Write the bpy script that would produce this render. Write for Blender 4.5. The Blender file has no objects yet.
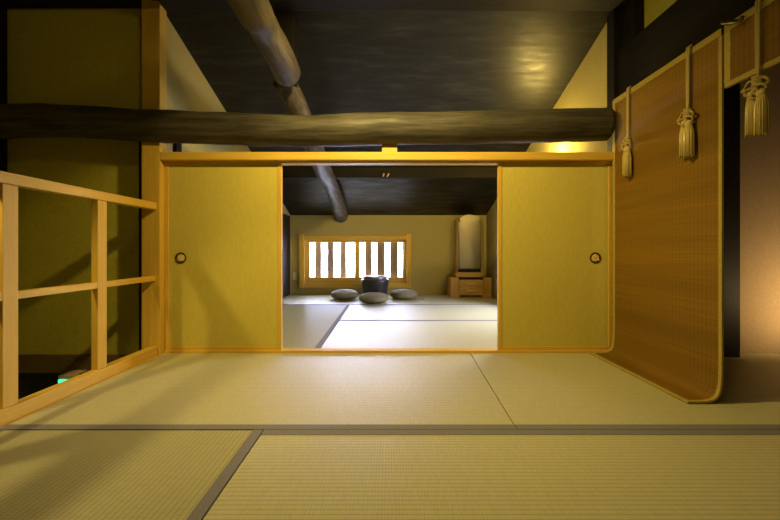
import bpy, bmesh, math, random
from mathutils import Vector, Matrix, noise
random.seed(4)
sc = bpy.context.scene
C = sc.collection
PI = math.pi
F, VX, HY, H = 350.0, 388.0, 250.0, 0.658      # focal length in px, vanishing point, eye height


def at(px, py, Y):
    """the point of the place that the photo shows at (px, py), Y metres away"""
    return Vector(((px - VX) / F * Y, Y, H + (HY - py) / F * Y))


# ------------------------------------------------------------------ materials
def mat(name, col, rough=0.6, spec=0.4, metal=0.0):
    m = bpy.data.materials.new(name); m.use_nodes = True
    b = m.node_tree.nodes['Principled BSDF']
    b.inputs['Base Color'].default_value = (*col, 1)
    b.inputs['Roughness'].default_value = rough
    b.inputs['Specular IOR Level'].default_value = spec
    b.inputs['Metallic'].default_value = metal
    return m


def N(m, t, **kw):
    n = m.node_tree.nodes.new(t)
    for k, v in kw.items():
        if k in n.inputs:
            n.inputs[k].default_value = v
        else:
            setattr(n, k, v)
    return n


def L(m, a, b):
    m.node_tree.links.new(a, b)


def coords(m, scale=(1, 1, 1), rot=(0, 0, 0)):
    tc = N(m, 'ShaderNodeTexCoord'); mp = N(m, 'ShaderNodeMapping')
    mp.inputs['Scale'].default_value = scale; mp.inputs['Rotation'].default_value = rot
    L(m, tc.outputs['Object'], mp.inputs['Vector'])
    return mp.outputs['Vector']


def ramp(m, fac, stops):
    r = N(m, 'ShaderNodeValToRGB'); e = r.color_ramp.elements
    while len(e) < len(stops): e.new(0.5)
    for el, (p, c) in zip(e, stops):
        el.position = p; el.color = (*c, 1)
    L(m, fac, r.inputs['Fac'])
    return r.outputs['Color']


def noisy(name, c1, c2, scale=(1, 1, 1), nscale=6, detail=5, rough=0.7, spec=0.3, bump=0.1, r2=None, lo=.35, hi=.65, dist=0.01):
    """noise between two colours, with bump; scale stretches the grain"""
    m = mat(name, c1, rough, spec); b = m.node_tree.nodes['Principled BSDF']
    v = coords(m, scale)
    n = N(m, 'ShaderNodeTexNoise', Scale=nscale, Detail=detail, Roughness=0.6)
    L(m, v, n.inputs['Vector'])
    L(m, ramp(m, n.outputs['Fac'], [(lo, c1), (hi, c2)]), b.inputs['Base Color'])
    if r2 is not None:
        L(m, ramp(m, n.outputs['Fac'], [(lo, (rough,) * 3), (hi, (r2,) * 3)]), b.inputs['Roughness'])
    if bump:
        bp = N(m, 'ShaderNodeBump', Strength=bump, Distance=dist)
        L(m, n.outputs['Fac'], bp.inputs['Height']); L(m, bp.outputs['Normal'], b.inputs['Normal'])
    return m


def wood(name, c1, c2, axis, rough=0.55, nscale=3, spec=0.35):
    s = [22, 22, 22]; s[axis] = 1.2
    return noisy(name, c1, c2, tuple(s), nscale, 6, rough, spec, 0.12, lo=.3, hi=.7, dist=.002)


HIN1, HIN2 = (0.58, 0.36, 0.045), (0.68, 0.44, 0.07)
hin = [wood('pale cypress %s' % 'xyz'[i], HIN1, HIN2, i) for i in range(3)]
drk = [wood('smoked timber %s' % 'xyz'[i], (0.009, 0.008, 0.006), (0.018, 0.015, 0.011), i, 0.6, 3, .15) for i in range(3)]
plaster = noisy('ochre plaster', (0.39, 0.325, 0.115), (0.43, 0.36, 0.135), nscale=60, detail=8, rough=0.9, spec=0.1, bump=0.12, dist=.002)
plaster_low = noisy('stairwell plaster', (0.47, 0.42, 0.05), (0.53, 0.48, 0.07), nscale=40, detail=8, rough=0.9, spec=0.1, bump=0.12, dist=.002)
plaster_brown = noisy('brown alcove plaster', (0.30, 0.22, 0.13), (0.35, 0.26, 0.16), nscale=70, detail=8, rough=0.9, spec=0.1, bump=0.15, dist=.002)
paper = noisy('fusuma paper', (0.54, 0.45, 0.085), (0.58, 0.49, 0.105), (1, 1, .3), 90, 6, 0.85, 0.15, 0.06, dist=.001)
black_board = noisy('smoked board lining', (0.012, 0.010, 0.007), (0.022, 0.018, 0.013), (4, 4, 20), 3, 5, .6, .3, .1)
board_brown = wood('brown skirting board', (0.12, 0.075, 0.03), (0.17, 0.11, 0.045), 0)
log_dark = noisy('hewn smoked log', (0.080, 0.070, 0.044), (0.024, 0.021, 0.014), (1.2, 14, 14), 2.5, 8, .5, .35, .5, r2=.65, dist=.006)
log_dark_y = noisy('hewn smoked log along the roof', (0.095, 0.075, 0.050), (0.040, 0.031, 0.020), (14, 1.2, 14), 2.5, 8, .45, .5, .5, r2=.65, dist=.006)

# sloping ceiling boards, polished black with worn streaks
ceilm = mat('smoked ceiling boards', (0.03, 0.026, 0.02), .4, .4)
b = ceilm.node_tree.nodes['Principled BSDF']
v = coords(ceilm, (1.3, 7, 7))
n = N(ceilm, 'ShaderNodeTexNoise', Scale=2.2, Detail=9, Roughness=.65); L(ceilm, v, n.inputs['Vector'])
L(ceilm, ramp(ceilm, n.outputs['Fac'], [(.36, (.003, .003, .003)), (.53, (.008, .008, .0075)), (.70, (.034, .033, .031))]), b.inputs['Base Color'])
L(ceilm, ramp(ceilm, n.outputs['Fac'], [(.36, (.55,) * 3), (.6, (.36,) * 3)]), b.inputs['Roughness'])
bp = N(ceilm, 'ShaderNodeBump', Strength=.25, Distance=.004); L(ceilm, n.outputs['Fac'], bp.inputs['Height']); L(ceilm, bp.outputs['Normal'], b.inputs['Normal'])


def tatami(name, along):
    """rush mat: ribs 15 mm apart along the mat's length, fine rushes across"""
    m = mat(name, (.5, .45, .25), .46, .55); b = m.node_tree.nodes['Principled BSDF']
    b.inputs['Anisotropic'].default_value = .8                       # the rushes lie across the mat
    tg = N(m, 'ShaderNodeCombineXYZ'); tg.inputs[0].default_value = 1.0 if along == 0 else 0.0; tg.inputs[1].default_value = 0.0 if along == 0 else 1.0
    L(m, tg.outputs[0], b.inputs['Tangent'])
    tc = N(m, 'ShaderNodeTexCoord'); sep = N(m, 'ShaderNodeSeparateXYZ'); L(m, tc.outputs['Object'], sep.inputs[0])
    ac = sep.outputs['Y' if along == 0 else 'X']; al = sep.outputs['X' if along == 0 else 'Y']
    def fn(op, a, bv=None):
        q = N(m, 'ShaderNodeMath', operation=op)
        for i, x in enumerate((a, bv)):
            if x is None: continue
            if isinstance(x, (int, float)): q.inputs[i].default_value = x
            else: L(m, x, q.inputs[i])
        return q.outputs[0]
    rib = fn('ABSOLUTE', fn('SINE', fn('MULTIPLY', ac, PI / .0165)))
    rib = fn('POWER', rib, .45)
    rush = fn('MULTIPLY', fn('ADD', fn('SINE', fn('MULTIPLY', al, 2 * PI / .009)), 1.0), .5)
    v = coords(m, (6, 60, 1) if along == 1 else (60, 6, 1))
    nz = N(m, 'ShaderNodeTexNoise', Scale=3, Detail=6, Roughness=.6); L(m, v, nz.inputs['Vector'])
    k = 1.12 if along == 0 else .90  # weaker sheen of mats laid in depth is put into a darker colour
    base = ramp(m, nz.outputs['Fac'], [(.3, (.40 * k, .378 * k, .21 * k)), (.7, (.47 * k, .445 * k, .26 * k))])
    mx = N(m, 'ShaderNodeMix', data_type='RGBA', blend_type='MULTIPLY'); mx.inputs[0].default_value = 1
    L(m, base, mx.inputs[6])
    L(m, ramp(m, rib, [(0.1, (.60, .58, .52)), (.8, (1, 1, 1))]), mx.inputs[7])
    L(m, mx.outputs[2], b.inputs['Base Color'])
    hgt = fn('ADD', rib, fn('MULTIPLY', rush, .25))
    bp = N(m, 'ShaderNodeBump', Strength=.3, Distance=.002); L(m, hgt, bp.inputs['Height']); L(m, bp.outputs['Normal'], b.inputs['Normal'])
    return m


tat_x, tat_y = tatami('rush ribs across', 0), tatami('rush ribs in depth', 1)
heri = noisy('grey brown border cloth', (0.17, 0.165, 0.18), (0.21, 0.20, 0.22), nscale=300, detail=2, rough=.8, spec=.2, bump=.1, dist=.001)

# bamboo blind: splints run along Y, threads cross them
bam = mat('split bamboo', (.3, .15, .03), .5, .4); b = bam.node_tree.nodes['Principled BSDF']
tc = N(bam, 'ShaderNodeTexCoord')
v1 = coords(bam, (3, .8, 90)); n1 = N(bam, 'ShaderNodeTexNoise', Scale=2.5, Detail=5, Roughness=.6); L(bam, v1, n1.inputs['Vector'])
w = N(bam, 'ShaderNodeTexWave', Scale=70, Distortion=0.4); w.bands_direction = 'Z'; L(bam, tc.outputs['Object'], w.inputs['Vector'])
w2 = N(bam, 'ShaderNodeTexWave', Scale=15.0, Distortion=0.0); w2.bands_direction = 'Y'; L(bam, tc.outputs['Object'], w2.inputs['Vector'])
v2 = coords(bam, (.01, .12, 4)); n2 = N(bam, 'ShaderNodeTexNoise', Scale=1.4, Detail=2); L(bam, v2, n2.inputs['Vector'])
c0 = ramp(bam, n1.outputs['Fac'], [(.3, (.155, .082, .006)), (.7, (.24, .130, .013))])
c1 = ramp(bam, w2.outputs['Fac'], [(.01, (.62, .58, .55)), (.05, (1, 1, 1))])
c2 = ramp(bam, n2.outputs['Fac'], [(.38, (.88, .87, .85)), (.62, (1.22, 1.2, 1.18))])
m1 = N(bam, 'ShaderNodeMix', data_type='RGBA', blend_type='MULTIPLY'); m1.inputs[0].default_value = 1
m2 = N(bam, 'ShaderNodeMix', data_type='RGBA', blend_type='MULTIPLY'); m2.inputs[0].default_value = 1
L(bam, c0, m1.inputs[6]); L(bam, c1, m1.inputs[7]); L(bam, m1.outputs[2], m2.inputs[6]); L(bam, c2, m2.inputs[7]); L(bam, m2.outputs[2], b.inputs['Base Color'])
bp = N(bam, 'ShaderNodeBump', Strength=.4, Distance=.002); L(bam, w.outputs['Fac'], bp.inputs['Height']); L(bam, bp.outputs['Normal'], b.inputs['Normal'])
# brocade edging with a small woven check
broc = mat('gold brocade edging', (.5, .36, .1), .6, .3); b = broc.node_tree.nodes['Principled BSDF']
vo = N(broc, 'ShaderNodeTexVoronoi', Scale=170); vv = coords(broc); L(broc, vv, vo.inputs['Vector'])
L(broc, ramp(broc, vo.outputs['Distance'], [(.25, (.46, .36, .08)), (.55, (.36, .27, .055))]), b.inputs['Base Color'])
silk = noisy('ochre silk', (0.47, 0.36, 0.10), (0.57, 0.45, 0.14), (30, 30, 3), 8, 3, .45, .5, .2, dist=.001)
cordm = noisy('ochre cord', (0.34, 0.26, 0.075), (0.42, 0.33, 0.10), (80, 80, 80), 5, 3, .6, .3, .2, dist=.001)
iron = mat('aged iron', (.10, .08, .05), .4, .5, .8)
brass = noisy('aged brass', (.75, .55, .2), (.9, .7, .3), nscale=40, rough=.22, spec=.5, bump=0.05)
brass.node_tree.nodes['Principled BSDF'].inputs['Metallic'].default_value = .25
dbrass = mat('dark bronze', (.10, .065, .02), .35, .5, .8)
zafu_m = noisy('grey olive cushion cloth', (0.20, 0.175, 0.10), (0.25, 0.22, 0.13), nscale=200, detail=3, rough=.8, spec=.25, bump=.1, dist=.001)
hib_m = noisy('blue black lacquered wood', (0.018, 0.018, 0.022), (0.035, 0.034, 0.040), (12, 12, 2), 4, 5, .38, .5, .15, dist=.003)
hib_top = noisy('polished dark lid', (0.10, 0.10, 0.11), (0.14, 0.14, 0.15), (3, 12, 3), 4, 4, .33, 1.0, .03, dist=.001)  # colour lightened to carry the window's reflection on the lid
chestm = [wood('amber dresser wood %s' % 'xyz'[i], (0.36, 0.20, 0.035), (0.50, 0.29, 0.065), i, .4) for i in range(3)]
glassm = noisy('bronzed mirror glass', (.27, .235, .16), (.31, .27, .19), nscale=3, rough=.42, spec=.5, bump=0)
glassm.node_tree.nodes['Principled BSDF'].inputs['Metallic'].default_value = .75
white_pl = mat('ivory plastic', (.62, .58, .48), .4, .4)
barm = wood('lattice bar paled by glare', (0.20, 0.15, 0.115), (0.28, 0.22, 0.17), 2, .7)  # bar colour lightened to stand in for window glare
pane_m = mat('frosted window glass', (.95, .96, 1), .25, .5); b = pane_m.node_tree.nodes['Principled BSDF']
b.inputs['Transmission Weight'].default_value = .96; b.inputs['IOR'].default_value = 1.03; b.inputs['Alpha'].default_value = .35
clear_m = mat('clear window glass', (1, 1, 1), .02, .5); b = clear_m.node_tree.nodes['Principled BSDF']
b.inputs['Transmission Weight'].default_value = 1; b.inputs['IOR'].default_value = 1.02; b.inputs['Alpha'].default_value = .15
green_m = mat('lit green sign face', (.02, .5, .2), .4, .4); b = green_m.node_tree.nodes['Principled BSDF']
b.inputs['Emission Color'].default_value = (.04, .75, .30, 1); b.inputs['Emission Strength'].default_value = .9
casing_m = mat('sign casing', (.70, .55, .40), .5, .3)


# ------------------------------------------------------------------ mesh helpers
def box(bm, x0, x1, y0, y1, z0, z1, bev=0.0):
    r = bmesh.ops.create_cube(bm, size=1)
    for v in r['verts']:
        v.co = Vector(((x0 + x1) / 2 + v.co.x * (x1 - x0), (y0 + y1) / 2 + v.co.y * (y1 - y0), (z0 + z1) / 2 + v.co.z * (z1 - z0)))
    if bev:
        es = list({e for v in r['verts'] for e in v.link_edges})
        bmesh.ops.bevel(bm, geom=es, offset=bev, segments=2, affect='EDGES', profile=.6)
    return bm


def B(*a, **k):
    return box(bmesh.new(), *a, **k)


def grid_surface(bm, rows, closed=False, cap=False):
    vs = [[bm.verts.new(p) for p in r] for r in rows]
    n = len(rows[0])
    for i in range(len(rows) - 1):
        for j in range(n if closed else n - 1):
            k = (j + 1) % n
            bm.faces.new((vs[i][j], vs[i][k], vs[i + 1][k], vs[i + 1][j]))
    if cap:
        bm.faces.new(vs[0]); bm.faces.new(list(reversed(vs[-1])))
    return vs


def tube(bm, pts, rad, seg=8, cap=True, rough=0.0, freq=3.0, seed=0.0, squash=None):
    pts = [Vector(p) for p in pts]
    rad = rad if isinstance(rad, (list, tuple)) else [rad] * len(pts)
    rows, nrm = [], None
    for i, p in enumerate(pts):
        t = (pts[min(i + 1, len(pts) - 1)] - pts[max(i - 1, 0)]).normalized()
        if nrm is None:
            nrm = t.orthogonal().normalized()
        nrm = (nrm - t * nrm.dot(t)).normalized()
        bn = t.cross(nrm)
        row = []
        for k in range(seg):
            a = 2 * PI * k / seg
            d = nrm * math.cos(a) + bn * math.sin(a)
            r = rad[i]
            if rough:
                q = p + d * rad[i]
                r *= 1 + rough * noise.noise(q * freq + Vector((seed, 0, 0))) + rough * .45 * noise.noise(q * freq * 3.1 + Vector((0, seed, 0)))
            row.append(p + d * r)
        rows.append(row)
    grid_surface(bm, rows, True, cap)
    return bm


def smooth_path(pts, n):
    """Catmull-Rom through pts"""
    P = [Vector(p) for p in pts]; P = [2 * P[0] - P[1]] + P + [2 * P[-1] - P[-2]]
    out = []
    for i in range(1, len(P) - 2):
        for k in range(n):
            t = k / n
            a, b_, c, d = P[i - 1], P[i], P[i + 1], P[i + 2]
            out.append(.5 * (2 * b_ + (c - a) * t + (2 * a - 5 * b_ + 4 * c - d) * t * t + (3 * b_ - a - 3 * c + d) * t ** 3))
    out.append(P[-2])
    return out


def lathe(bm, prof, seg, cx=0, cy=0, sx=1, sy=1):
    rows = [[Vector((cx + r * math.cos(2 * PI * k / seg) * sx, cy + r * math.sin(2 * PI * k / seg) * sy, z)) for k in range(seg)] for r, z in prof]
    grid_surface(bm, rows, True, True)
    return bm


def obj(name, bm, m, parent=None, loc=None, smooth=False):
    if parent is not None:
        base = parent.location.copy() if parent.parent is None else parent.location + parent.parent.location
        bmesh.ops.translate(bm, verts=bm.verts, vec=-base)
    elif loc is not None:
        bmesh.ops.translate(bm, verts=bm.verts, vec=-Vector(loc))
    bmesh.ops.recalc_face_normals(bm, faces=bm.faces)
    me = bpy.data.meshes.new(name); bm.to_mesh(me); bm.free()
    me.materials.append(m)
    if smooth:
        for p in me.polygons: p.use_smooth = True
        me.set_sharp_from_angle(angle=math.radians(40)) if smooth == 'auto' else None
    o = bpy.data.objects.new(name, me); C.objects.link(o)
    if parent is not None: o.parent = parent
    elif loc is not None: o.location = loc
    return o


def tag(o, label=None, cat=None, group=None, kind=None):
    if label: o['label'] = label
    if cat: o['category'] = cat
    if group: o['group'] = group
    if kind: o['kind'] = kind
    return o


def thing(name, label, cat, loc=(0, 0, 0), group=None):
    o = bpy.data.objects.new(name, None); C.objects.link(o); o.location = loc; o.empty_display_size = .1
    return tag(o, label, cat, group, 'thing')


def struct(name, bm, m, parent=None, smooth=False):
    o = obj(name, bm, m, parent, smooth=smooth)
    if parent is None: o['kind'] = 'structure'
    return o


def copy_tree(o, parent=None):
    c = o.copy(); C.objects.link(c)
    if parent is not None: c.parent = parent
    for ch in list(o.children): copy_tree(ch, c)
    return c


def ceil_z(y):
    return 1.175 + .35 * (5.2 - y)


# ------------------------------------------------------------------ the setting
# sub-floor under the mats, stairwell floor below
struct('floor', B(-1.435, 3.2, -2.5, 5.4, -.165, -.055), black_board)
struct('floor_stairwell', B(-2.7, -1.44, -2.5, 3.2, -1.7, -1.6), black_board)
struct('trim_3', B(-1.495, -1.435, -2.5, 2.3, -.165, -.004), hin[1])            # floor edge along the stairwell

# roof: slope over both rooms, back slope behind the viewer
bm = bmesh.new()
def slab(bm, x0, x1, ya, za, yb, zb, t=.05):
    v = [bm.verts.new(p) for p in ((x0, ya, za), (x1, ya, za), (x1, yb, zb), (x0, yb, zb), (x0, ya, za + t), (x1, ya, za + t), (x1, yb, zb + t), (x0, yb, zb + t))]
    for f in ((0, 1, 2, 3), (7, 6, 5, 4), (0, 4, 5, 1), (1, 5, 6, 2), (2, 6, 7, 3), (3, 7, 4, 0)):
        bm.faces.new([v[i] for i in f])
slab(bm, -1.6, 3.3, 2.31, ceil_z(2.31), 5.6, ceil_z(5.6), .3)
slab(bm, -1.48, 3.3, 0, ceil_z(0), 2.31, ceil_z(2.31), .3)
slab(bm, -2.75, 3.3, -2.6, ceil_z(0) - .9, 0, ceil_z(0), .35)
struct('ceiling', bm, ceilm)
bm = bmesh.new(); slab(bm, -2.75, -1.47, 0, ceil_z(0) + .24, 2.6, ceil_z(2.6) + .24, .1)
struct('ceiling_stairwell', bm, black_board)
struct('trim_11', B(-2.62, -1.55, 2.27, 2.36, 2.285, 2.45, bev=.004), drk[0])

# inner room: back wall with the window opening, side walls up to the slope
WX0, WX1, WZ0, WZ1 = -1.25, .285, .155, .815
bm = bmesh.new()
def wall_hole(bm, x0, x1, z0, z1, hx0, hx1, hz0, hz1, y0, y1):
    box(bm, x0, hx0, y0, y1, z0, z1); box(bm, hx1, x1, y0, y1, z0, z1)
    box(bm, hx0, hx1, y0, y1, z0, hz0); box(bm, hx0, hx1, y0, y1, hz1, z1)
wall_hole(bm, -1.6, 1.6, -.05, 1.19, WX0, WX1, WZ0, WZ1, 5.2, 5.32)
struct('wall_back', bm, plaster)


def side_wall(xa, xb, ya, yb, hole=None):
    bm = bmesh.new()
    def prism(y0, y1, z0, z1=None):
        ztop = (lambda y: ceil_z(y) + .03) if z1 is None else (lambda y: z1)
        v = [bm.verts.new(p) for p in ((xa, y0, z0), (xb, y0, z0), (xb, y1, z0), (xa, y1, z0), (xa, y0, ztop(y0)), (xb, y0, ztop(y0)), (xb, y1, ztop(y1)), (xa, y1, ztop(y1)))]
        for f in ((3, 2, 1, 0), (4, 5, 6, 7), (0, 1, 5, 4), (1, 2, 6, 5), (2, 3, 7, 6), (3, 0, 4, 7)):
            bm.faces.new([v[i] for i in f])
    if hole is None:
        prism(ya, yb, -.05)
    else:
        h0, h1, z0, z1 = hole
        prism(ya, h0, -.05); prism(h1, yb, -.05); prism(h0, h1, -.05, z0); prism(h0, h1, z1)
    return bm
struct('wall_left', side_wall(-1.60, -1.45, 2.27, 5.2), plaster)
RW = (2.95, 4.05, .18, 1.0)
struct('wall_right', side_wall(1.46, 1.60, 2.31, 5.2, RW), plaster)
struct('trim_4', B(-1.452, -1.442, 4.55, 5.16, -.004, 1.16, bev=.004), black_board)   # smoked boarding in the back corner
struct('trim_5', B(-1.452, -1.425, 2.36, 2.42, -.004, 1.42, bev=.003), drk[2])

# stairwell beside the railing
struct('wall_stairwell', B(-2.7, -1.5, 2.36, 2.5, -.05, 2.55), plaster_low)
struct('baseboard_stairwell', B(-2.62, -1.5, 2.34, 2.40, -.165, -.045, bev=.003), board_brown)
struct('wall_stair_below', B(-2.7, -1.44, 2.42, 2.5, -1.7, -.04), black_board)
struct('wall_far_left', B(-2.75, -2.62, -2.6, 2.7, -1.7, 3.3), plaster_low)
struct('wall_floor_edge', B(-1.47, -1.44, -2.5, 2.34, -1.7, -.166), black_board)
struct('trim_6', B(-2.63, -2.565, 2.29, 2.36, -.165, 2.30, bev=.003), drk[2])        # dark post at the far corner
struct('trim_shadow_gap', B(-1.655, -1.605, 2.325, 2.36, -.045, 1.42, bev=.002), drk[2])      # dark strip standing in for the shadow gap beside the pale post

# right-hand side: header over the blinds, plaster above, alcove behind
struct('trim_8', B(1.47, 1.63, -2.5, 2.232, 1.606, 1.93, bev=.006), drk[1])
struct('wall_right_upper', B(1.56, 1.66, -2.5, 2.31, 1.93, 3.1), plaster_low)
struct('trim_9', B(1.50, 1.60, 2.13, 2.30, 1.92, 2.6, bev=.004), drk[2])
struct('wall_alcove', B(1.60, 3.2, 2.24, 2.34, -.05, 2.3), plaster_brown)
struct('trim_10', B(2.06, 2.165, 2.15, 2.25, -.004, 2.3, bev=.004), drk[2])
struct('wall_alcove_side', B(3.1, 3.2, -2.6, 2.3, -.05, 3.1), plaster_brown)
struct('wall_rear', B(-2.75, 3.2, -2.6, -2.5, -1.7, 2.5), plaster)
struct('ceiling_alcove', B(1.64, 3.2, -2.5, 2.3, 2.2, 2.3), black_board)

# lintel and sill of the sliding doors
lin = bmesh.new()
box(lin, -1.433, 1.452, 2.20, 2.243, 1.226, 1.275, bev=.003)
box(lin, -1.433, 1.452, 2.243, 2.31, 1.216, 1.273)
struct('trim_1', lin, hin[0])
sil = bmesh.new()
box(sil, -1.435, 1.455, 2.236, 2.296, -.05, .014, bev=.002)
struct('trim_2', sil, hin[0])

# window_1: frame on the back wall, sashes, lattice outside
w1 = struct('window_1', B(WX0 - .045, WX1 + .03, 5.17, 5.215, WZ1 - .005, WZ1 + .05, bev=.004), hin[0])
for nm, a in (('sill', (WX0 - .045, WX1 + .03, 5.165, 5.215, WZ0 - .055, WZ0 + .005)),):
    obj(nm, B(*a, bev=.004), hin[0], w1)
for xa, xb in ((WX0 - .06, WX0 + .01), (WX1 - .01, WX1 + .055)):
    obj('jamb', B(xa, xb, 5.16, 5.22, WZ0 - .06, WZ1 + .085, bev=.004), hin[2], w1)
def sash(x0, x1, y, rail, glass, m):
    bm = bmesh.new()
    box(bm, x0, x0 + rail, y, y + .025, WZ0, WZ1, bev=.002); box(bm, x1 - rail, x1, y, y + .025, WZ0, WZ1, bev=.002)
    box(bm, x0 + rail, x1 - rail, y, y + .025, WZ0, WZ0 + .095); box(bm, x0 + rail, x1 - rail, y, y + .025, WZ1 - .045, WZ1)
    s = obj('sash', bm, hin[0], w1)
    obj('pane', B(x0 + rail, x1 - rail, y + .01, y + .014, WZ0 + .095, WZ1 - .045), m, s)
sash(WX0 + .01, -.425, 5.22, .07, True, pane_m)
sash(-.47, WX1 - .01, 5.25, .035, True, clear_m)
lat = [(318.5, .088), (330.8, .088), (343.5, .08), (368.5, .10), (381, .115), (394, .115), (405.5, .085)]
for px, wd in lat:
    x = (px - VX) / F * 5.40
    bm = bmesh.new()
    rows = []
    for k in range(9):
        z = .08 + k / 8 * .86
        j = .006 * noise.noise(Vector((px, z * 6, 0))) if wd > .06 else 0
        hw = wd / 2 + j
        rows.append([Vector((x - hw, 5.36, z)), Vector((x + hw, 5.36, z)), Vector((x + hw, 5.42, z)), Vector((x - hw, 5.42, z))])
    grid_surface(bm, rows, True, True)
    tag(obj('lattice_bar', bm, barm, w1))

# window_2 in the right side wall of the inner room
w2o = struct('window_2', B(1.435, 1.465, RW[0] - .05, RW[1] + .05, RW[3], RW[3] + .05, bev=.004), hin[1])
obj('sill', B(1.43, 1.465, RW[0] - .05, RW[1] + .05, RW[2] - .05, RW[2], bev=.004), hin[1], w2o)
for ya, yb in ((RW[0] - .05, RW[0]), (RW[1], RW[1] + .05)):
    obj('jamb', B(1.435, 1.465, ya, yb, RW[2] - .06, RW[3] + .06, bev=.004), hin[2], w2o)
obj('mullion', B(1.5, 1.53, 3.48, 3.52, RW[2], RW[3]), hin[2], w2o)
obj('pane', B(1.51, 1.514, RW[0], RW[1], RW[2], RW[3]), clear_m, w2o)


# ------------------------------------------------------------------ tatami mats
def mat_thing(x0, x1, y0, y1, along, borders, label, skew0=0, skew1=0):
    g = .002
    t = thing('tatami_mat', label, 'tatami mat', ((x0 + x1) / 2, (y0 + y1) / 2, -.05), 'tatami mats on the floor')
    def sk(bm):                                   # a mat cut a little out of square at one end
        for v in bm.verts:
            w_ = (y1 - v.co.y) / (y1 - y0); u = (v.co.x - x0) / (x1 - x0)
            v.co.x += w_ * (skew0 * (1 - u) + skew1 * u)
        return bm
    obj('rush_cover', sk(B(x0 + g, x1 - g, y0 + g, y1 - g, -.055, 0, bev=.003)), tat_x if along == 0 else tat_y, t)
    w_ = .037
    for s in borders:
        a = {'n': (x0 + g, x1 - g, y0 + g * .6, y0 + w_, -.04, .0018), 'f': (x0 + g, x1 - g, y1 - w_, y1 - g * .6, -.04, .0018),
             'l': (x0 + g * .6, x0 + w_, y0 + g, y1 - g, -.04, .0018), 'r': (x1 - w_, x1 - g * .6, y0 + g, y1 - g, -.04, .0018)}[s]
        obj('cloth_border', sk(B(*a, bev=.0012)), heri, t)
    return t
mat_thing(-1.434, .525, 1.281, 2.236, 0, 'n', 'rush tatami mat lying between the railing and the narrow seam before the open doorway', 0, -.052)
mat_thing(.525, 2.48, 1.281, 2.236, 0, 'n', 'rush tatami mat running under the curled end of the long bamboo blind', -.052, 0)
mat_thing(-1.434, -.455, -.66, 1.281, 1, 'rl', 'foreground tatami mat beside the railing, ribs running in depth, grey border on its right edge')
mat_thing(-.455, 1.43, .326, 1.281, 0, 'fn', 'widest foreground tatami mat, ribs across, right of the slanting grey border')
mat_thing(-1.445, -.455, 2.298, 4.24, 1, 'rf', 'darker tatami mat at the left of the inner room, ribs running toward the window')
mat_thing(-.455, 1.445, 2.298, 3.285, 0, 'f', 'pale sunlit tatami mat just inside the open doorway')
mat_thing(-.455, 1.445, 3.285, 4.24, 0, 'f', 'second pale sunlit tatami mat past the doorway, next to the cushions\' mat')
mat_thing(-1.445, .47, 4.24, 5.196, 0, '', 'tatami mat under the window that carries the three round cushions')
mat_thing(.47, 1.445, 4.24, 5.196, 0, '', 'half tatami mat in the back corner under the mirror dresser')
struct('floor_alcove', B(1.432, 3.1, .326, 1.279, -.055, 0, bev=.003), tat_x)

# ------------------------------------------------------------------ timbers
def log_beam(name, pts, rad, m, label, loc, rough=.07, seed=0, n=12, seg=28, freq=4):
    path = smooth_path(pts, n); R = smooth_path([(r, 0, 0) for r in rad], n); R = [r.x for r in R]
    o = obj(name, tube(bmesh.new(), path, R, seg, True, rough, freq, seed), m, None, loc, smooth=True)
    return tag(o, label, 'beam', None, 'thing')
cl = [(-60, 128), (0, 122), (70, 121), (140, 126), (200, 128), (300, 131), (400, 129), (500, 127), (560, 126), (606, 124.5)]
log_beam('log_crossbeam', [at(px, py, 2.2) for px, py in cl], [.10, .104, .098, .098, .098, .097, .098, .099, .1, .1], log_dark,
         'thick dark round log beam spanning the room just above the sliding door lintel', (0, 2.2, 1.4), seed=2)
log_beam('log_tie_beam', [(-.555, .35, 1.78), (-.57, .9, 1.76), at(249, 0, 1.5), at(262, 25, 1.75), at(279, 55, 2.0), at(287, 72, 2.2)],
         [.09, .088, .08, .078, .084, .088], log_dark_y, 'dark knotty log at the top of the photo, running from overhead to the roof post', (-.6, 1.5, 1.75), .12, 5)
log_beam('curved_roof_log', [at(283, 80, 2.36), at(296, 104, 2.5), at(312, 143, 2.8), at(321, 165, 3.3), at(332, 188, 4.2), at(339, 207, 4.85), at(341, 216, 5.22)],
         [.075, .075, .078, .08, .088, .1, .105], log_dark_y, 'grey weathered curved log hanging through the inner room to the wall above the window', (-.65, 3.7, 1.4), .10, 9)
tag(obj('roof_post', B(-.735, -.615, 2.27, 2.39, 1.76, 2.22, bev=.01), drk[2], None, (-.67, 2.33, 1.76)), 'short black square post above the knotty tie beam under the roof boards', 'post', None, 'thing')
tag(obj('ridge_beam', B(-1.433, 1.56, 2.05, 2.262, 2.2, 2.44, bev=.008), drk[0], None, (0, 2.15, 2.2)), 'black squared beam along the top edge of the photo under the roof boards', 'beam', None, 'thing')
tag(obj('roof_purlin', B(-1.448, 1.458, 3.95, 4.07, 1.475, 1.60, bev=.008), drk[0], None, (0, 4, 1.475)), 'black squared purlin crossing the inner room ceiling behind the curved log', 'beam', None, 'thing')
tag(obj('corner_post', B(1.443, 1.500, 2.235, 2.309, -.05, 2.21, bev=.004), drk[2], None, (1.45, 2.27, 0)), 'slim black post between the right sliding door and the bamboo blind', 'post', None, 'thing')
tag(obj('corner_post', B(-1.548, -1.435, 2.2, 2.27, -.04, 2.44, bev=.002), hin[2], None, (-1.49, 2.25, 0)), 'pale planed square post where the railing meets the left sliding door', 'post', None, 'thing')
tag(obj('lintel_strut', B(-.038, .058, 2.205, 2.265, 1.272, 1.335, bev=.003), hin[2], None, (0, 2.23, 1.272)), 'small pale wooden block between the lintel and the log beam', 'block', None, 'thing')
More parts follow.
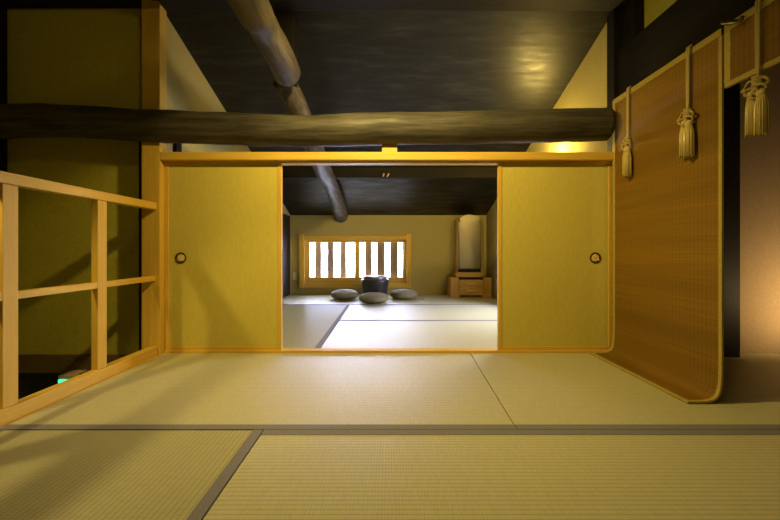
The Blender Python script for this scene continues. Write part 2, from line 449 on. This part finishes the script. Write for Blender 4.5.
# two short bright bent rods on the inner room purlin
bm = bmesh.new()
for i in range(2):
    tube(bm, [(-.055 + i * .045, 4.0 - .06, 1.49 - i * .004), (-.05 + i * .05, 3.925, 1.495), (-.045 + i * .055, 3.915, 1.515)], .008, 6)
tag(obj('purlin_fixing', bm, brass, None, (-.03, 3.94, 1.5)), 'tiny shiny two-pronged metal piece on the purlin of the inner room', 'hook', None, 'thing')


# ------------------------------------------------------------------ sliding doors
def fusuma(x0, x1, pull_x, label):
    z0, z1 = .012, 1.222; y0, y1 = 2.246, 2.268; fw = .024
    t = thing('sliding_door', label, 'sliding door', ((x0 + x1) / 2, 2.257, z0), 'paper sliding doors')
    obj('paper_panel', B(x0 + .01, x1 - .01, y0 + .005, y1 - .003, z0 + .01, z1 - .005), paper, t)
    obj('stile', B(x0, x0 + fw, y0, y1, z0, z1, bev=.003), hin[2], t)
    obj('stile', B(x1 - fw, x1, y0, y1, z0, z1, bev=.003), hin[2], t)
    obj('bottom_rail', B(x0 + fw, x1 - fw, y0, y1, z0, z0 + .026, bev=.002), hin[0], t)
    obj('top_rail', B(x0 + fw, x1 - fw, y0 + .002, y1, z1 - .012, z1, bev=.002), hin[0], t)
    # recessed round pull: ring and dished cup, axis along Y
    def turn(prof):
        bm = bmesh.new()
        rows = [[Vector((pull_x + r * math.cos(2 * PI * k / 32), y0 + .005 + d, .607 + r * math.sin(2 * PI * k / 32))) for k in range(32)] for r, d in prof]
        grid_surface(bm, rows, True, False); return bm
    rg = obj('finger_pull', turn([(.036, 0), (.0358, -.004), (.034, -.006), (.031, -.0055), (.027, -.002), (.024, .0005), (.024, .003)]), dbrass, t, smooth=True)
    bm = turn([(.0245, -.0002), (.022, -.0030), (.018, -.0048), (.013, -.0040), (.009, -.0042), (.005, -.0056), (.0005, -.006)])
    obj('finger_cup', bm, brass, rg, smooth=True)
    return t
fusuma(-1.434, -.683, -1.332, 'ochre paper sliding door next to the railing, left of the doorway')
fusuma(.707, 1.44, 1.333, 'ochre paper sliding door next to the bamboo blind, right of the doorway')
# ------------------------------------------------------------------ railing
r = thing('railing', 'pale open wooden railing along the edge of the stairwell', 'railing', (-1.478, 1.2, 0))
rx0, rx1 = -1.496, -1.461
obj('handrail', B(rx0 - .008, rx1 + .008, -.6, 2.2, .911, .956, bev=.005), hin[1], r)
obj('middle_rail', B(rx0 + .004, rx1 - .002, -.6, 2.2, .464, .495, bev=.003), hin[1], r)
obj('bottom_rail', B(rx0, rx1 + .012, -.6, 2.2, -.004, .054, bev=.004), hin[1], r)
for y in (-.41, .025, .458, .892, 1.327, 1.763):
    obj('baluster', B(rx0, rx1, y, y + .057, .053, .912, bev=.003), hin[2], r)

# exit sign
s = thing('exit_sign', 'small box sign with a lit green face hanging in the dark stairwell below the railing', 'exit sign', (-1.93, 2.30, -.35))
bm = bmesh.new(); box(bm, -2.105, -1.80, 2.232, 2.342, -.345, -.144, bev=.004)
obj('casing', bm, casing_m, s)
obj('lit_face', B(-2.10, -1.805, 2.227, 2.234, -.338, -.168, bev=.002), green_m, s)
obj('mounting_clip', B(-1.985, -1.955, 2.25, 2.345, -.146, -.136, bev=.002), iron, s)

# ------------------------------------------------------------------ bamboo blinds
def blind_strip(prof, y0, y1, t=.006, ny=2, ripple=0):
    """extrude an XZ profile along Y with thickness"""
    bm = bmesh.new(); rows = []
    P = [Vector((x, 0, z)) for x, z in prof]
    for i, p in enumerate(P):
        d = (P[min(i + 1, len(P) - 1)] - P[max(i - 1, 0)]).normalized()
        nn = Vector((d.z, 0, -d.x)) * (t / 2)
        rows.append((p + nn, p - nn))
    loop = [a for a, _ in rows] + [c for _, c in reversed(rows)]
    secs = []
    for k in range(ny):
        y = y0 + (y1 - y0) * k / (ny - 1)
        secs.append([Vector((q.x, y, q.z)) for q in loop])
    vs = [[bm.verts.new(q) for q in sct] for sct in secs]
    n = len(loop); h = len(P)
    for k in range(ny - 1):
        for j in range(n):
            jj = (j + 1) % n
            bm.faces.new((vs[k][j], vs[k][jj], vs[k + 1][jj], vs[k + 1][j]))
    for ring in (vs[0], vs[-1]):
        for i in range(h - 1):
            bm.faces.new((ring[i], ring[i + 1], ring[n - 2 - i], ring[n - 1 - i]))
    return bm
XB = 1.427
def long_profile(z_top):
    p = [(XB, z_top - (z_top - .20) * i / 14) for i in range(15)]
    p += [(XB - .001, .12), (XB - .003, .085), (XB - .007, .06), (XB - .014, .04), (XB - .025, .025), (XB - .042, .015), (XB - .065, .010)]
    p += [(1.33, .0085), (1.31, .008), (1.285, .0075)]
    return p
bl = thing('bamboo_blind', 'long brown bamboo blind hanging to the floor, its lower end curled onto the mat', 'bamboo blind', (XB, 1.9, 0), 'bamboo blinds along the right side')
BY0, BY1 = 1.492, 2.205
P = long_profile(1.60)
obj('bamboo_panel', blind_strip(P, BY0 + .012, BY1, .006), bam, bl, smooth='auto')
obj('top_border', B(XB - .0075, XB + .0075, BY0, BY1, 1.574, 1.605, bev=.002), broc, bl)
obj('side_border', blind_strip(P, BY0, BY0 + .015, .0085), broc, bl, smooth='auto')
obj('side_border', blind_strip(P, BY1 - .012, BY1 + .012, .011), broc, bl, smooth='auto')
obj('bottom_border', B(1.277, 1.292, BY0, BY1 + .012, .0025, .013, bev=.002), broc, bl)
b2 = thing('bamboo_blind', 'short raised bamboo blind over the dark alcove opening, edged in gold brocade', 'bamboo blind', (XB, 1.0, 1.36), 'bamboo blinds along the right side')
obj('bamboo_panel', B(XB - .004, XB + .004, -.3, 1.468, 1.35, 1.60), bam, b2)
obj('top_border', B(XB - .0075, XB + .0075, -.3, 1.478, 1.574, 1.605, bev=.002), broc, b2)
obj('bottom_border', B(XB - .0075, XB + .0075, -.3, 1.478, 1.340, 1.362, bev=.002), broc, b2)
obj('side_border', B(XB - .0075, XB + .0075, 1.452, 1.479, 1.362, 1.574, bev=.002), broc, b2)


# tasselled cords
def tassel_cord(y, label, spread, seed):
    rnd = random.Random(seed)
    x = XB - .022
    t = thing('tassel_cord', label, 'tassel', (x, y, 1.1), 'tassel cords hanging on the blinds')
    bm = bmesh.new()
    for d in (-.0042, .0042):
        tube(bm, smooth_path([(x + .012, y + d * 2.2, 1.612), (x + .002, y + d * 1.5, 1.604), (x, y + d, 1.55), (x, y + d, 1.44), (x, y + d * .6, 1.31)], 4), .0048, 8)
    obj('cord', bm, cordm, t, smooth=True)
    bm = bmesh.new()
    # binding turns and bow loops of the decorative knot
    for k in range(4):
        pts = [(x + .012 * math.cos(a), y + .014 * math.sin(a), 1.315 - k * .010 + .004 * math.sin(a)) for a in [2 * PI * i / 14 for i in range(15)]]
        tube(bm, pts, .0055, 7)
    for (cy, cz, ry, rz, rot) in ((-.032, .005, .030, .014, .35), (.032, .005, .030, .014, -.35), (-.020, -.022, .024, .016, -.5), (.020, -.022, .024, .016, .5), (0, -.03, .014, .024, 0)):
        pts = []
        for i in range(21):
            a = 2 * PI * i / 20
            u, w_ = .78 * ry * math.cos(a), .85 * rz * math.sin(a)
            pts.append((x - .010 + .007 * math.sin(2 * a) + rnd.uniform(-.001, .001), y + .78 * cy * spread + u * math.cos(rot) - w_ * math.sin(rot), 1.285 + cz + u * math.sin(rot) + w_ * math.cos(rot)))
        tube(bm, pts, .005, 7)
    obj('knot', bm, cordm, t, smooth=True)
    for q, (dy, dz, dx) in enumerate(((-.021 * spread, 0, -.006), (.021 * spread, .012, .004))):
        cx, cy, zt = x + dx - .004, y + dy, 1.248 + dz
        tp = obj('tassel', lathe(bmesh.new(), [(.006, zt + .012), (.0125, zt + .008), (.015, zt), (.0145, zt - .008), (.0125, zt - .014)], 20, cx, cy), silk, t, smooth=True)
        fr = bmesh.new()
        for k in range(34):
            a = 2 * PI * k / 34 * 1.0 + rnd.uniform(-.1, .1)
            r0, r1 = .0115, .0180 + rnd.uniform(-.002, .002)
            ln = .158 + rnd.uniform(-.006, .004)
            tube(fr, [(cx + r0 * math.cos(a), cy + r0 * math.sin(a), zt - .010), (cx + r1 * .92 * math.cos(a + .05), cy + r1 * .92 * math.sin(a + .05), zt - .05), (cx + r1 * math.cos(a), cy + r1 * math.sin(a), zt - ln)], [.002, .0027, .0024], 5)
        lathe(fr, [(.011, zt - .01), (.0145, zt - .05), (.0160, zt - .155)], 16, cx, cy)
        obj('fringe', fr, silk, tp, smooth=True)
    return t
tassel_cord(2.05, 'ochre tassel cord on the long blind, next to the right sliding door', .55, 1)
tassel_cord(1.64, 'ochre tassel cord on the long blind, nearer its free front edge', .8, 2)
t3 = tassel_cord(1.330, 'ochre tassel cord with two spread tassels on the short raised blind', 1.05, 3)
hk = bmesh.new(); tube(hk, smooth_path([(XB + .02, 1.49, 1.625), (XB - .02, 1.47, 1.612), (XB - .03, 1.42, 1.585), (XB - .028, 1.392, 1.570), (XB - .03, 1.378, 1.578)], 5), .008, 8)
tag(obj('blind_hook', hk, iron, None, (XB, 1.45, 1.6), smooth=True), 'dark iron hook beside the tassel cord of the short blind', 'hook', None, 'thing')

# ------------------------------------------------------------------ inner room furnishing
def zafu(x, y, label, rx=.185, h=.118, first=[None]):
    if first[0] is None:
        prof = []
        for i in range(15):
            a = -PI / 2 + PI * i / 14
            prof.append((rx * max(.55, abs(math.cos(a)) ** .5), h / 2 + h / 2 * math.sin(a)))
        prof += [(rx * .3, h * 1.0), (rx * .12, h * .985), (rx * .03, h * .965)]
        bm = bmesh.new(); lathe(bm, prof, 48)
        for v in bm.verts:
            a = math.atan2(v.co.y, v.co.x); rr = v.co.xy.length
            if rr > rx * .3: v.co.xy *= 1 - .008 * abs(math.sin(a * 12))
        t = thing('round_cushion', label, 'cushion', (0, 0, 0), 'round cushions around the low table')
        obj('cushion_body', bm, zafu_m, t, smooth=True)
        bt = bmesh.new(); lathe(bt, [(.004, h * .955), (.016, h * .96), (.019, h * .985), (.012, h * 1.01), (.002, h * 1.015)], 20)
        obj('button', bt, zafu_m, t, smooth=True)
        first[0] = t
    else:
        t = copy_tree(first[0]); t['label'] = label
    t.location = (x, y, 0.0005)
    return t
zafu(-.585, 4.72, 'round grey olive floor cushion left of the dark round table, below the left window sash')
zafu(-.180, 4.385, 'round grey olive floor cushion in front of the dark round table')
zafu(.215, 4.74, 'round grey olive floor cushion right of the dark round table')

t = thing('round_table', 'low dark tapered round wooden table standing before the window among three cushions', 'table', (-.178, 4.82, 0))
bm = bmesh.new(); lathe(bm, [(.150, .0005), (.158, .012), (.172, .10), (.186, .20), (.192, .245), (.188, .256), (.172, .260), (.01, .261)], 48, -.178, 4.82)
obj('tapered_body', bm, hib_m, t, smooth='auto')
bm = bmesh.new(); lathe(bm, [(.158, .2605), (.165, .264), (.166, .296), (.162, .302), (.01, .303)], 48, -.178, 4.82)
obj('table_top', bm, hib_top, t, smooth='auto')

# mirror dresser
d = thing('mirror_dresser', 'amber wooden dresser with an arched standing mirror in the back corner', 'dresser', (1.155, 5.0, 0))
Y0, Y1 = 4.86, 5.17; X0, X1 = .872, 1.438
bm = bmesh.new()
box(bm, X0, X0 + .11, Y0, Y1, .0005, .275, bev=.004); box(bm, X1 - .11, X1, Y0, Y1, .0005, .275, bev=.004)
box(bm, X0 + .11, X1 - .11, Y0 + .015, Y1, .035, .245, bev=.002)
obj('body', bm, chestm[2], d)
obj('apron', B(X0 + .10, X1 - .10, Y0 + .006, Y0 + .03, .028, .058, bev=.003), chestm[0], d)
for z0_, z1_ in ((.062, .142), (.153, .234)):
    dr = obj('drawer', B(X0 + .114, X1 - .114, Y0 - .004, Y0 + .02, z0_, z1_, bev=.005), chestm[0], d)
    zc = (z0_ + z1_) / 2
    obj('handle', tube(bmesh.new(), smooth_path([(1.10, Y0 - .003, zc + .010), (1.105, Y0 - .020, zc), (1.155, Y0 - .022, zc - .006), (1.205, Y0 - .020, zc), (1.21, Y0 - .003, zc + .010)], 5), .0075, 8), brass, dr, smooth=True)
obj('foot', B(X0 - .004, X0 + .13, Y0 - .004, Y1, .0005, .03, bev=.003), chestm[0], d)
obj('foot', B(X1 - .13, X1 + .003, Y0 - .004, Y1, .0005, .03, bev=.003), chestm[0], d)
MX0, MX1 = .985, 1.31
def arch(x0, x1, z0, z1, y0, y1, bev=0):
    w_ = (x1 - x0) / 2; cx = (x0 + x1) / 2; rz = w_ * .62
    prof = [(x0, z0), (x1, z0)] + [(cx + w_ * math.cos(a), z1 - rz + rz * math.sin(a)) for a in [PI * i / 24 for i in range(25)]]
    bm = bmesh.new(); a_ = [bm.verts.new((x, y0, z)) for x, z in prof]; c_ = [bm.verts.new((x, y1, z)) for x, z in prof]
    n_ = len(prof); ff = bm.faces.new(a_); bm.faces.new(list(reversed(c_)))
    for i in range(n_): bm.faces.new((a_[i], a_[(i + 1) % n_], c_[(i + 1) % n_], c_[i]))
    if bev:
        bmesh.ops.bevel(bm, geom=list(ff.edges), offset=bev, segments=5, affect='EDGES', profile=.5)
    return bm
obj('mirror_base', B(MX0 - .03, MX1 + .02, Y0 + .05, Y1 - .03, .275, .345, bev=.005), chestm[0], d)
obj('tray', B(X0 + .115, X1 - .115, Y0 + .02, Y1 - .01, .244, .276, bev=.002), drk[0], d)
fr = obj('mirror_frame', arch(MX0 - .012, MX1 + .01, .345, 1.158, Y0 + .075, Y1 - .02), chestm[2], d, smooth='auto')
obj('mirror_glass', arch(MX0, MX1 - .004, .385, 1.15, Y0 + .03, Y0 + .08, bev=.03), glassm, fr, smooth='auto')
obj('lower_rail', B(MX0, MX1 - .005, Y0 + .06, Y0 + .08, .347, .385, bev=.002), drk[0], fr)

t = thing('wall_outlet', 'small ivory outlet plate on the back wall left of the window', 'outlet', (-1.383, 5.2, .27))
obj('plate', B(-1.415, -1.355, 5.193, 5.201, .215, .325, bev=.002), white_pl, t)
obj('socket', B(-1.40, -1.37, 5.191, 5.195, .235, .305, bev=.001), casing_m, t)


# ------------------------------------------------------------------ light
def point(name, loc, e, col, r=.03):
    l = bpy.data.lights.new(name, 'POINT'); l.energy = e; l.color = col; l.shadow_soft_size = r
    o = bpy.data.objects.new(name, l); C.objects.link(o); o.location = loc; return o


def spot(name, loc, to, e, col, ang, blend=.6, r=.03):
    l = bpy.data.lights.new(name, 'SPOT'); l.energy = e; l.color = col; l.shadow_soft_size = r; l.spot_size = math.radians(ang); l.spot_blend = blend
    o = bpy.data.objects.new(name, l); C.objects.link(o); o.location = loc
    o.rotation_euler = (Vector(to) - Vector(loc)).to_track_quat('-Z', 'Y').to_euler(); return o


def area(name, loc, to, sx, sy, e, col):
    l = bpy.data.lights.new(name, 'AREA'); l.shape = 'RECTANGLE'; l.size = sx; l.size_y = sy; l.energy = e; l.color = col
    o = bpy.data.objects.new(name, l); C.objects.link(o); o.location = loc
    o.rotation_euler = (Vector(to) - Vector(loc)).to_track_quat('-Z', 'Y').to_euler(); return o


WARM = (1, .74, .25)
spot('ceiling_lamp', (-.06, 1.35, 1.84), (.04, 2.0, 1.15), 42, WARM, 165, .8, .04)
point('rear_fill', (.05, .25, 2.5), 5, WARM, .10)  # added fill light for the front room, not a fixture
spot('stairwell_lamp', (-1.75, .72, 1.40), (-.75, 1.0, 0), 15, WARM, 105, .4, .025)
point('wall_washer', (1.36, 2.95, 1.44), 11, (1, .70, .18), .03)
spot('alcove_lamp', (2.72, 1.84, .30), (2.62, 2.24, .48), 9, (1, .68, .30), 150, .7, .05)
area('sky_at_window', (-.48, 5.80, .85), (-.48, 5.2, .62), 2.0, 1.3, 88, (.56, .62, 1))
area('sky_at_side_window', (2.0, 3.62, 1.0), (1.48, 3.40, .65), 1.3, 1.0, 50, (.56, .62, 1))
wd = bpy.data.worlds.new('sky'); sc.world = wd; wd.use_nodes = True
bg = wd.node_tree.nodes['Background']; bg.inputs[0].default_value = (.92, .96, 1, 1); bg.inputs[1].default_value = 2.2

# ------------------------------------------------------------------ camera
cam = bpy.data.cameras.new('camera'); co = bpy.data.objects.new('camera', cam); C.objects.link(co)
cam.sensor_width = 36; cam.lens = 36 * F / 780
co.location = (0, 0, H); co.rotation_euler = (PI / 2, 0, 0)
cam.shift_x = 2 / 780; cam.shift_y = -10 / 780; cam.clip_start = .02
sc.camera = co
sc.view_settings.view_transform = 'Standard'; sc.view_settings.look = 'None'; sc.view_settings.gamma = 1
sc.view_settings.use_curve_mapping = False; sc.view_settings.exposure = 1.4
